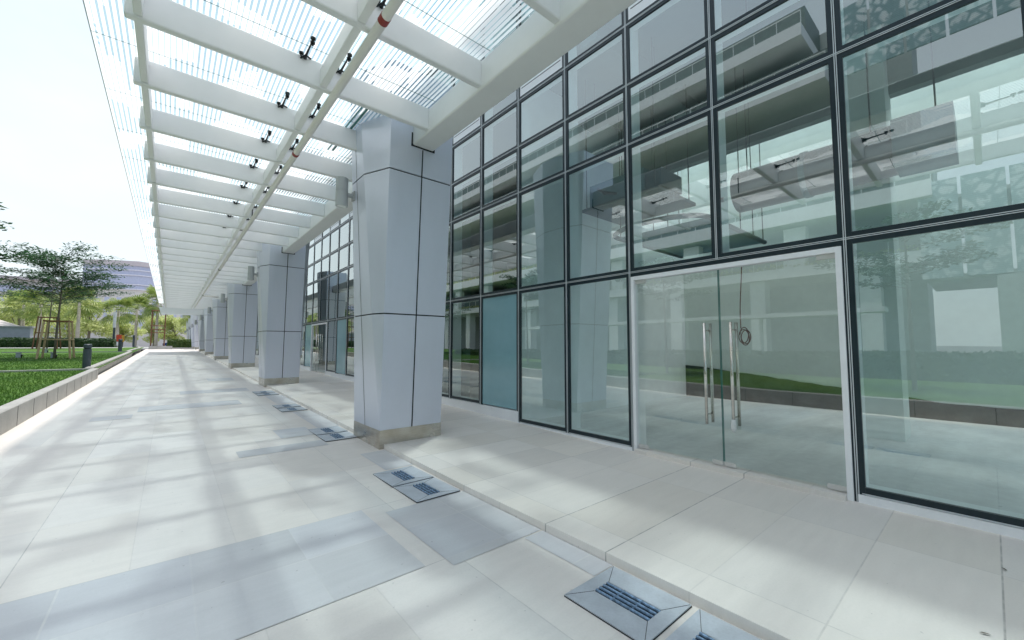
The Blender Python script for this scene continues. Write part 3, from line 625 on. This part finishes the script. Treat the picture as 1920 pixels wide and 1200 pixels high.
# ================================================================== THINGS INSIDE THE ROOM
u = empty('fan_coil_unit', (7.6, 4.8, 4.7), 'dark fan coil unit hanging in the room behind the glass', 'air conditioner')
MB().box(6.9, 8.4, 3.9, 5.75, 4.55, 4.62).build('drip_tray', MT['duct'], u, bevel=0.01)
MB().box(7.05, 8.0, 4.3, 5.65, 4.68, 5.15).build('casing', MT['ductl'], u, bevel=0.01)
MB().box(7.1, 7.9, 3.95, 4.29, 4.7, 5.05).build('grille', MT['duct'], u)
for xx, yy in ((6.95, 4.0), (8.3, 4.0), (6.95, 5.65), (8.3, 5.65)): MB().tube([(xx, yy, 4.6), (xx, yy, 7.6)], 0.012, 6).build('hanging_rod', MT['fit'], u)
MB().tube([(7.04, 5.2, 4.85), (6.9, 5.3, 4.95), (6.8, 5.1, 4.8), (6.85, 4.8, 4.7)], 0.03, 8).build('drain_hose', MT['fit'], u)
t = empty('cable_tray', (8.9, 4.3, 4.0), 'oval ended cable tray hung on thin rods below the fan coil unit', 'cable tray')
c = MB()
pts = [(10.5, 3.3, 4.0)] + [(7.6 - 0.6 * math.cos(a), 4.3 + 1.0 * math.sin(a), 4.0) for a in [math.pi * (k / 12 - 0.5) for k in range(13)]] + [(10.5, 5.3, 4.0)]
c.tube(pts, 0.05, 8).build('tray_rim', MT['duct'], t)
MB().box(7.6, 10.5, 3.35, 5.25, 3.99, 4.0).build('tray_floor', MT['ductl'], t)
for xx in (7.7, 8.4, 9.1, 9.8, 10.4):
    for yy in (3.3, 5.3): MB().tube([(xx, yy, 4.0), (xx, yy, 7.6)], 0.010, 6).build('hanging_rod', MT['fit'], t)
d = empty('air_duct', (9.3, 1.6, 4.9), 'large round galvanised air duct hanging behind the upper right panes', 'duct')
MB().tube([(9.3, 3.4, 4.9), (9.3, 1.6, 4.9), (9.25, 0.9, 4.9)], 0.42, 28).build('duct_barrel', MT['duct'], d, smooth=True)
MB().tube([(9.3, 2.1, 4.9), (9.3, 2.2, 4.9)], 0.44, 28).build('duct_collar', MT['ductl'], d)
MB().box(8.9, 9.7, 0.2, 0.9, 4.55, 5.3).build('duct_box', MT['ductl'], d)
for yy in (0.4, 1.2, 3.2): MB().tube([(9.3, yy, 5.2), (9.3, yy, 7.6)], 0.012, 6).build('hanging_rod', MT['fit'], d)
b = empty('ceiling_strut', (8, 3, 6.6), 'dark service pipe hung under the room ceiling on rods', 'pipe')
MB().tube([(7.2, 6.3, 6.95), (7.2, -6, 6.95)], 0.04, 10).build('pipe_run', MT['fit'], b)
for yy in (5.6, 4.1, 2.4, 0.6): MB().tube([(7.2, yy, 6.98), (7.2, yy, 7.6)], 0.01, 6).build('hanging_rod', MT['fit'], b)
c = MB(); pts = [(FX + 0.16, 2.06 + 0.02 * math.sin(z * 4), z) for z in [2.62 - 0.1 * k for k in range(9)]]
c.tube(pts, 0.006, 6)
ph = [k * 0.3 for k in range(64)]
c.tube([(FX + 0.15 + 0.004 * math.sin(a * 0.7), 2.03 + 0.055 * math.cos(a) + 0.015 * math.sin(a * 0.31), 1.72 + 0.095 * math.sin(a) + 0.02 * math.cos(a * 0.27)) for a in ph], 0.006, 6)
tag(c.build('cable', MT['cable'], smooth=True), 'coiled red brown cable hanging inside the glass door', 'cable')

# ================================================================== PLANTS
def leaf_cloud(m, c, rad, n, size, flat=0.5, rg=rnd):
    for _ in range(n):
        while True:
            p = Vector((rg.uniform(-1, 1), rg.uniform(-1, 1), rg.uniform(-1, 1)))
            if p.length < 1: break
        p = Vector((c[0] + p.x * rad[0], c[1] + p.y * rad[1], c[2] + p.z * rad[2]))
        a = Vector((rg.uniform(-1, 1), rg.uniform(-1, 1), rg.uniform(-1, 1) * flat)).normalized(); s_ = size * rg.uniform(0.6, 1.3)
        b_ = a.cross(Vector((rg.uniform(-.5, .5), rg.uniform(-.5, .5), 1))).normalized()
        m.add([p - a * s_, p - b_ * s_ * 0.42, p + a * s_, p + b_ * s_ * 0.42], [(0, 1, 2, 3)])
def umbrella_tree(name, x, y, zb, h, cr, label, mat, seed, group=None, lean=0.0, nl=30):
    rg = random.Random(seed); root = empty(name, (x, y, zb), label, 'tree', group)
    tr = MB(); cw = MB(); top = Vector((x + lean, y, zb + h * 0.55))
    tr.tube([(x, y, zb - 0.1), (x + lean * 0.4, y, zb + h * 0.3), top, (x + lean * 1.5, y, zb + h * 0.9)], [0.06, 0.05, 0.04, 0.012], 8)
    for k in range(nl):
        t = rg.random(); a = k * 2.4 + rg.random(); z0 = zb + h * (0.52 + 0.40 * t); L = cr * (1.0 - 0.45 * t) * rg.uniform(0.65, 1.1)
        p0 = Vector((x + lean * (0.9 + 0.5 * t), y, z0)); pts = [p0]
        for q in range(1, 5):
            pts.append(p0 + Vector((math.cos(a) * L * q / 4, math.sin(a) * L * q / 4, L * (0.30 * (q / 4) - 0.06 * (q / 4) ** 2) + rg.uniform(-.03, .03))))
        tr.tube(pts, [0.02, 0.015, 0.011, 0.008, 0.004], 5)
        for q in range(1, 5):
            s_ = rg.uniform(0.25, 0.5) * cr * 0.42
            leaf_cloud(cw, pts[q], (s_, s_, 0.13), int(64 if q > 1 else 30), 0.085, 0.3, rg)
    tr.build('trunk', MT['bark'], root, smooth=True); cw.build('crown', mat, root); return root
def bushy_tree(x, y, zb, h, cr, label, mat, seed, group=None, n=3600, size=0.25):
    rg = random.Random(seed); root = empty('bushy_tree', (x, y, zb), label, 'tree', group)
    tr = MB(); cw = MB()
    tr.tube([(x, y, zb - 0.2), (x + .1, y, zb + h * .4), (x - .1, y, zb + h * .75)], [0.22, 0.17, 0.08], 8)
    for k in range(16):
        a = rg.random() * 6.28; r_ = cr * rg.random() ** .6; z = zb + h * rg.uniform(0.26, 0.97); sh = 1 - 0.55 * abs((z - zb) / h - 0.6) * 2
        c = Vector((x + math.cos(a) * r_ * sh, y + math.sin(a) * r_ * sh, z)); tr.tube([(x, y, zb + h * .35), c], [0.07, 0.02], 5)
        leaf_cloud(cw, c, (cr * .42, cr * .42, h * .13), n // 16, size, 0.8, rg)
    tr.build('trunk', MT['bark'], root); cw.build('crown', mat, root); return root
def make_palm(x, y, zb, h, R_, seed):
    rg = random.Random(seed); root = empty('palm_tree', (x, y, zb), 'palm', 'palm tree', 'fan palms behind the lawn')
    MB().tube([(x, y, zb - .2), (x + .03, y, zb + h * .5), (x, y, zb + h)], [0.24, 0.19, 0.15], 12).build('trunk', MT['palmbark'], root, smooth=True)
    cw = MB()
    for k in range(30):
        a = k * 2.4 + rg.uniform(-.2, .2); el = rg.uniform(-0.95, 1.2); d_ = Vector((math.cos(a) * math.cos(el), math.sin(a) * math.cos(el), math.sin(el)))
        p0 = Vector((x, y, zb + h)); hub = p0 + d_ * R_ * 0.5; cw.tube([p0, hub], [0.025, 0.012], 4)
        sd_ = d_.cross(Vector((0, 0, 1))).normalized(); up_ = sd_.cross(d_)
        for q in range(15):
            th = (q / 14 - 0.5) * 3.6; v = (d_ * math.cos(th) + sd_ * math.sin(th) + up_ * 0.12).normalized(); ln = R_ * (0.62 - 0.12 * abs(th) / 1.8) * rg.uniform(.9, 1.05)
            tip = hub + v * ln; tip.z -= ln * 0.32; md = hub + v * ln * .6; md.z -= ln * 0.06; w = (d_ * -math.sin(th) + sd_ * math.cos(th)) * ln * 0.055
            cw.add([hub, md - w, tip, md + w], [(0, 1, 2, 3)])
    cw.build('crown', MT['palmleaf'], root); return root
umbrella_tree('young_tree', -5.15, 35.6, gz(35.6) + .25, 6.6, 4.0, 'young wide spreading dark green tree standing inside tall pale stakes on the lawn', MT['leafdark'], 3, None, 0.1, 54)
umbrella_tree('young_tree', -9.2, 60.0, gz(60) + .25, 8.0, 3.2, 'thin young tree inside red brown stakes behind the hedge', MT['leafdark'], 5, None, 0.1, 22)
umbrella_tree('young_tree', -10.6, 38.0, gz(38) + .25, 6.0, 3.6, 'young spreading tree at the left edge of the lawn reaching into the frame', MT['leafdark'], 11, None, 0.1, 30)
for q, (x, y, s_) in enumerate([(-5.4, 18.0, 4), (-6.2, 9.5, 6), (-5.8, 1.5, 8)]):
    umbrella_tree('young_tree', x, y, gz(y) + .25, 5.6, 2.2, ['young tree of the lawn seen only as a reflection beside the nearest column', 'young tree of the lawn seen only as a reflection in the glass doors', 'young tree of the lawn seen only as a reflection in the rightmost pane'][q], MT['leafdark'], 20 + s_, None, 0.1, 16)
P0 = None
PL = [(-12.4, 76, 5.4, 'left palm with a pale trunk behind the grey utility box'), (-9.6, 80, 6.2, 'palm with drooping fans behind the tall pale stakes'), (-6.0, 84, 5.6, 'palm with a thick pale trunk behind the red brown stakes'),
      (-1.7, 88, 7.6, 'palm with green fans behind the tall timber frame'), (-15.2, 84, 5.8, 'palm at the left edge of the frame behind the utility box'), (2.8, 96, 6.6, 'palm seen at the end of the walkway beside the farthest column'), (-4.4, 92, 6.4, 'palm between the lamp post and the timber frame')]
for q, (x, y, h, lb) in enumerate(PL):
    if P0 is None: P0 = make_palm(0, 0, 0, 5.6, 2.6, 4); o = P0
    else: o = copy_tree(P0)
    o.location = (x, y, gz(y) + 0.05); o.rotation_euler = (0, 0, q * 1.3); o.scale = (1, 1, h / 5.6); o['label'] = lb
BT = [(-17, 92, 7.5, 3.4, 'pale sunlit bushy tree behind the left palms'), (-10.5, 98, 8.0, 3.8, 'pale sunlit bushy tree behind the tall pale stakes'), (-6.8, 104, 5.6, 2.8, 'pale bushy tree in front of the far building'), (4.6, 108, 8.5, 3.6, 'pale sunlit tree at the end of the walkway'), (0.8, 112, 6.5, 2.8, 'small pale tree behind the timber frame'), (-21, 84, 7, 3.6, 'pale bushy tree at the far left edge'), (9.5, 118, 9, 4, 'pale tree behind the farthest column'), (-13.6, 104, 8.5, 4.2, 'broad pale tree between the two left palms'), (-2.6, 116, 6.4, 3.2, 'broad pale tree behind the lamp post and the timber frame'), (-18.5, 108, 9.0, 4.6, 'tall pale tree at the left edge before the low office wing')]
for q, (x, y, h, cr, lb) in enumerate(BT): bushy_tree(x, y, gz(y), h, cr, lb, MT['leafpale'], 40 + q)
def hedge(x0, x1, y0, y1, z0, h, label, n, size=0.07, mat='hedge', group=None):
    root = empty('hedge', ((x0 + x1) / 2, (y0 + y1) / 2, z0), label, 'hedge', group); cw = MB(); rg = random.Random(int(abs(x0 * 31 + y0)))
    cw.box(x0 + .12, x1 - .12, y0 + .12, y1 - .12, z0, z0 + h * .86)
    for _ in range(n):
        s_ = rg.random(); px, py, pz = rg.uniform(x0, x1), rg.uniform(y0, y1), z0 + h * rg.random()
        f = rg.choice('tttxXyY')
        if f == 't': pz = z0 + h * (0.92 + 0.12 * rg.random() + 0.05 * math.sin(px * 3 + py * 2))
        elif f == 'x': px = x0 + rg.uniform(-.05, .1)
        elif f == 'X': px = x1 - rg.uniform(-.05, .1)
        elif f == 'y': py = y0 + rg.uniform(-.05, .1)
        else: py = y1 - rg.uniform(-.05, .1)
        a = Vector((rg.uniform(-1, 1), rg.uniform(-1, 1), rg.uniform(-1, 1))).normalized(); b_ = a.orthogonal().normalized(); k = size * rg.uniform(.6, 1.3); p = Vector((px, py, pz))
        cw.add([p - a * k, p - b_ * k * .5, p + a * k, p + b_ * k * .5], [(0, 1, 2, 3)])
    cw.build('foliage', MT[mat], root)
hedge(-17, -5.0, 65.5, 68.5, gz(66) + .2, 1.0, 'dark clipped hedge along the far edge of the lawn', 9000, 0.11)
hedge(-0.2, 4.5, 84, 86, gz(84), 1.3, 'low bright hedge at the end of the walkway', 2600, 0.12, 'leafmid')
hedge(-12.5, -10.5, -12, 34, 0.25, 1.0, 'long low hedge across the lawn seen in the glass reflections', 14000, 0.1)

# ================================================================== LAWN FURNITURE
def stakes(x, y, w, h, mat, label, mid=True, ztop=None):
    zb = gz(y) + .22; root = empty('tree_stakes', (x, y, zb), label, 'tree stakes')
    for sx in (-1, 1):
        for sy in (-1, 1):
            MB().tube([(x + sx * w * .62, y + sy * w * .62, zb), (x + sx * w * .46, y + sy * w * .46, zb + h)], [0.055, 0.045], 8).build('stake', MT[mat], root)
    for zz in ([0.97, 0.5] if mid else [0.97]):
        k = (.62 - .16 * zz) * w
        for a, b_ in (((-1, -1), (1, -1)), ((-1, 1), (1, 1)), ((-1, -1), (-1, 1)), ((1, -1), (1, 1))):
            MB().tube([(x + a[0] * k * 1.06, y + a[1] * k * 1.06, zb + h * zz), (x + b_[0] * k * 1.06, y + b_[1] * k * 1.06, zb + h * zz)], 0.035, 6).build('rail', MT['stakered' if zz > .9 else mat], root)
stakes(-5.1, 35.8, 1.05, 2.3, 'stake', 'four pale timber stakes tied with rails round the spreading tree')
stakes(-9.2, 60.0, 1.3, 3.2, 'stakered', 'red brown timber stakes round the thin tree behind the hedge')
fr = empty('timber_frame', (-1.0, 69.5, gz(69.5)), 'tall red brown timber frame standing in the low grey stone planter', 'timber frame')
zb = gz(69.5)
for x in (-1.85, -0.55):
    for y in (69.2, 70.2): MB().tube([(x, y, zb + .2), (x + .02, y, zb + 4.95)], 0.065, 8).build('post', MT['stakered'], fr)
for z in (4.9, 2.95, 2.45, 2.05):
    for y in (69.2, 70.2): MB().tube([(-1.95, y, zb + z), (-0.45, y, zb + z)], 0.05, 6).build('rail', MT['stakered'], fr)
pl = empty('stone_planter', (-1.0, 69.6, zb), 'low grey stone planter under the timber frame', 'planter')
MB().box(-2.0, 0.3, 68.9, 70.6, zb - .1, zb + .32).build('planter_wall', MT['kerb'], pl, bevel=0.02)
MB().box(-1.9, 0.2, 69.0, 70.5, zb + .32, zb + .34).build('planting_soil', MT['soil'], pl)
MB().box(0.32, 2.3, 88.5, 88.9, zb - .1, zb + .4).build('low_wall', MT['kerb'])
tag(bpy.data.objects['low_wall'], 'low pale wall closing the end of the walkway', 'wall')
def bollard(x, y, h, r, label):
    zb = gz(y) + .25; B = empty('bollard', (x, y, zb), label, 'bollard', 'dark bollards on the lawn')
    MB().cyl((x, y), r, zb - .05, zb + h * .80, 20).build('post', MT['boll'], B)
    MB().cyl((x, y), r * .82, zb + h * .80, zb + h * .84, 20).build('neck', MT['fit'], B)
    MB().cyl((x, y), r, zb + h * .84, zb + h * .97, 20).cyl((x, y), r, zb + h * .97, zb + h, 20, r2=r * .75).build('cap', MT['boll'], B)
bollard(-2.66, 24.9, 1.03, 0.13, 'dark bollard at the lawn corner nearest the camera'); bollard(-3.2, 47.9, 1.1, 0.13, 'dark bollard halfway along the lawn kerb')
bollard(-3.6, 72.5, 1.5, 0.12, 'far dark bollard beside the orange red board')
def spot(x, y, label):
    zb = gz(y) + .25; B = empty('garden_spotlight', (x, y, zb), label, 'spotlight', 'small spotlights in the lawn')
    MB().box(x - .10, x + .10, y - .1, y + .1, zb, zb + .30).build('housing', MT['utility'], B, bevel=0.01)
    MB().tube([(x + .06, y, zb + .02), (x + .13, y - .05, zb + .2)], 0.06, 10).build('lamp_head', MT['fit'], B)
    MB().box(x - .13, x + .13, y - .12, y + .12, zb + .30, zb + .34).build('hood', MT['utility'], B)
spot(-6.85, 37.5, 'small grey box spotlight left of the staked tree'); spot(-7.2, 46.5, 'small grey box spotlight farther back near the hedge'); spot(-5.3, 36.4, 'low dark spotlight at the foot of the staked tree')
ub = empty('utility_box', (-12.9, 66.9, gz(67)), 'pale grey utility cabinet rising behind the hedge', 'utility cabinet')
MB().box(-14.2, -11.9, 69.0, 70.4, gz(69), gz(69) + 2.4).build('cabinet', MT['utility'], ub); MB().box(-14.35, -11.75, 68.9, 70.5, gz(69) + 2.4, gz(69) + 2.55).build('lid', MT['plaza'], ub)
lp = empty('lamp_post', (-5.3, 70, gz(70)), 'slim lamp post with a white cylinder head on a dark pole', 'lamp post')
MB().cyl((-5.3, 70), .11, gz(70), gz(70) + 2.6, 12).build('pole', MT['boll'], lp); MB().cyl((-5.3, 70), .15, gz(70) + 2.6, gz(70) + 4.5, 14).build('lamp_head', MT['lens'], lp)
sg = empty('notice_board', (-4.9, 71, gz(71)), 'orange red board standing by the lamp post', 'notice board')
MB().box(-5.15, -4.65, 70.95, 71.0, gz(71) + .9, gz(71) + 1.75).build('board', MT['orange'], sg); MB().box(-4.64, -4.40, 70.94, 71.01, gz(71) + .85, gz(71) + 1.7).build('side_panel', MT['yellow'], sg)
MB().cyl((-4.9, 70.97), .04, gz(71), gz(71) + .9, 8).build('post', MT['boll'], sg)
kk = empty('garden_pavilion', (-13.5, 76, gz(76)), 'small white roofed pavilion with ochre posts behind the utility cabinet', 'pavilion')
zb = gz(76); m = MB(); m.add([(-19.5, 74.5, zb + 2.4), (-13.4, 74.5, zb + 2.4), (-13.4, 78.5, zb + 2.4), (-19.5, 78.5, zb + 2.4), (-16.6, 76.5, zb + 3.9)], [(0, 1, 4), (1, 2, 4), (2, 3, 4), (3, 0, 4), (3, 2, 1, 0)]); m.build('roof', MT['beige'], kk)
for x in (-19.2, -13.7): MB().box(x - .12, x + .12, 74.7, 74.95, zb, zb + 2.5).build('post', MT['yellow'], kk)
MB().tube([(-16.6, 76.5, zb + 3.8), (-16.6, 76.5, zb + 4.4), (-16.6, 76.5, zb + 4.6)], [.12, .14, .05], 10).build('finial', MT['yellow'], kk)
def car(x, y, mat, label):
    zb = gz(y) + .02; K = empty('parked_car', (x, y, zb), label, 'car', 'cars parked beyond the lawn')
    prof = [(-2.1, .35), (-2.1, .75), (-1.3, .92), (-.7, 1.42), (.8, 1.42), (1.4, .98), (2.1, .85), (2.1, .35)]
    MB().loft([[(x + a, y + s_ * .85 * (0.86 if q > 1.0 else 1), zb + q) for a, q in prof] for s_ in (-1, 1)]).build('body', MT[mat], K, bevel=0.05)
    MB().add([(x - .95, y - .80, zb + .97), (x + 1.1, y - .80, zb + .97), (x + .7, y - .755, zb + 1.34), (x - .62, y - .755, zb + 1.34)], [(0, 1, 2, 3)]).build('side_window', MT['seam'], K)
    for wx in (-1.3, 1.3):
        w = MB().tube([(x + wx, y - .9, zb + .33), (x + wx, y - .68, zb + .33)], .33, 16).build('wheel', MT['tyre'], K)
car(-11.0, 82, 'carblue', 'dark blue car parked beyond the hedge'); car(-7.8, 83, 'carwhite', 'white car parked beyond the hedge'); car(1.2, 92, 'carblue', 'dark car parked behind the low bright hedge')

# ================================================================== FAR BUILDING
ob = empty('office_block', (-16, 150, 0), 'far curved office block with violet glazed bands and beige lower floors', 'building')
def arc(off=0.0):
    pts = [(-18.5, 156), (-14.5, 152.8), (-7.3, 150.0), (0.0, 153.0), (10.0, 160.0)]; return [(x, y - off) for x, y in pts]
def band(name, z0, z1, off, mat, depth=6.0):
    a = arc(off); m = MB()
    for (x0, y0), (x1, y1) in zip(a[:-1], a[1:]):
        m.add([(x0, y0, z0), (x1, y1, z0), (x1, y1, z1), (x0, y0, z1), (x0, y0 + depth, z1), (x1, y1 + depth, z1), (x0, y0 + depth, z0), (x1, y1 + depth, z0)], [(0, 1, 2, 3), (3, 2, 5, 4), (0, 6, 7, 1)])
    return m.build(name, MT[mat], ob)
band('lower_wall', 0, 16.8, 0.0, 'beige'); band('roof_band', 23.3, 24.6, 0.5, 'pink')
for z0, z1 in ((16.9, 18.0), (18.4, 20.6), (20.9, 22.0), (22.2, 23.3)): band('glazed_band', z0, z1, 0.1, 'violet')
for z in (16.75, 18.05, 20.62, 22.0): band('ledge', z, z + .3, 0.45, 'violetl')
a = arc(0.05)
for (x0, y0), (x1, y1) in zip(a[:-1], a[1:]):
    n = max(2, int(math.hypot(x1 - x0, y1 - y0) / 2.0))
    for k in range(n):
        t0, t1 = (k + .3) / n, (k + .7) / n
        for z0, z1 in ((12.2, 14.6), (6.2, 8.6), (9.2, 11.4)):
            MB().add([(x0 + (x1 - x0) * t, y0 + (y1 - y0) * t, z) for t, z in ((t0, z0), (t1, z0), (t1, z1), (t0, z1))], [(0, 1, 2, 3)]).build('window', MT['violet'], ob)
ow = empty('low_office_wing', (-40, 150, 0), 'paler low office wing behind the spreading tree at the left edge', 'building')
MB().box(-70, -20, 165, 190, 0, 19.0).build('wall', MT['beige'], ow); MB().box(-70.5, -19.5, 164.4, 190, 19.0, 19.8).build('roof_band', MT['pink'], ow)
for k in range(4): MB().box(-69, -21, 164.7, 165, 6 + 3.2 * k, 7.8 + 3.2 * k).build('glazed_band', MT['violet'], ow)

# ================================================================== BUILDING ACROSS THE LAWN (seen in the glass)
op = empty('opposite_building', (-24, 20, 0), 'opposite white ledged building with planted balconies, seen reflected in the glass', 'building')
OX = -22.0
MB().box(OX - 9, OX - 5, 2.5, 66, 0, 26).build('rear_wall', MT['oppwall'], op)
for z0, z1, dx, y0 in ((6.35, 7.05, 0, 2.2), (9.95, 10.9, .6, 1.7), (13.6, 14.3, -.6, 2.6), (19.5, 20.5, .2, 6.4), (23.5, 24.4, .0, 7.7)):
    MB().box(OX - 5, OX + dx, y0, 66, z0, z1).build('ledge', MT['ledge'], op)
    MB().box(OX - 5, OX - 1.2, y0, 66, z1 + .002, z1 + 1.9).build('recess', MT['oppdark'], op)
    c = MB()
    for k in range(int((66 - y0) / 1.5)): c.box(OX + dx - .16, OX + dx - .12, y0 + 1.5 * k, y0 + 1.5 * k + .04, z1, z1 + .95)
    c.box(OX + dx - .17, OX + dx - .11, y0, 66, z1 + .95, z1 + 1.0); c.build('railing', MT['ledge'], op)
for k in range(10):
    MB().box(OX - 1.4, OX - .4, 4.2 + 6.4 * k, 5.2 + 6.4 * k, 0, 6.34).build('pier', MT['ledge'], op)
for k in range(8): MB().box(OX - 1.0, OX - .2, 8.0 + 7.3 * k, 9.3 + 7.3 * k, 7.06, 9.78).build('pier', MT['ledge'], op)
m = MB(); rg = random.Random(9)
for k in range(60): leaf_cloud(m, (OX - .35, 3 + k * 1.03, 7.2), (.35, .6, .3), 70, .13, 0.8, rg)
for k in range(26): leaf_cloud(m, (OX + .1, 26 + k * 1.5, 11.1), (.35, .8, .3), 50, .13, 0.8, rg)
m.build('planting', MT['leafpale'], op)
m = MB()
for k in range(12):
    y = -18 + 1.7 * k
    m.box(OX, OX + .12, y + .05, y + 1.62, 5.3, 10.8)
for k in range(14): m.box(OX + .3, OX + .42, -18 + 1.7 * k + .05, -18 + 1.7 * k + 1.62, 18.8, 23.4)
m.build('printed_glass', MT['orn'], op)
MB().box(OX - 7, OX - .2, -18, 2.2, 5.2, 5.5).box(OX - 7, OX - .2, -18, 1.6, 9.7, 9.9).build('soffit', MT['oppwall'], op)
for y in (-1.6, -9.5): MB().box(OX - 1.2, OX + .2, y, y + 1.2, 0, 5.2).build('pier', MT['oppwall'], op)
cw = empty('covered_walkway', (-14, 12, 0), 'slim white roofed walkway along the far lawn, seen reflected in the glass', 'walkway roof')
MB().box(-14.6, -13.6, 3.0, 30, 3.1, 3.32).build('roof', MT['ledge'], cw)
for k in range(7): MB().cyl((-14.1, 4 + 4.2 * k), .07, .2, 3.1, 10).build('post', MT['ledge'], cw)

rw = empty('rear_sky_blocker', (-8, -22, 0), 'unseen dark block added behind the viewpoint to cut light from the sky', 'building')  # out of view; added to keep sky light off the column fronts
MB().box(-16, 4.6, -26, -20, -0.5, 24).build('wall', MT['towerback'], rw); MB().box(-16, 4.6, -19.9, -19.85, 0.5, 23.5).build('glazing', MT['teal'], rw)
c = MB()
for k in range(8): c.box(-16, 4.6, -19.84, -19.78, 0.4 + 3.2 * k, 0.6 + 3.2 * k)
c.build('rails', MT['alu'], rw)
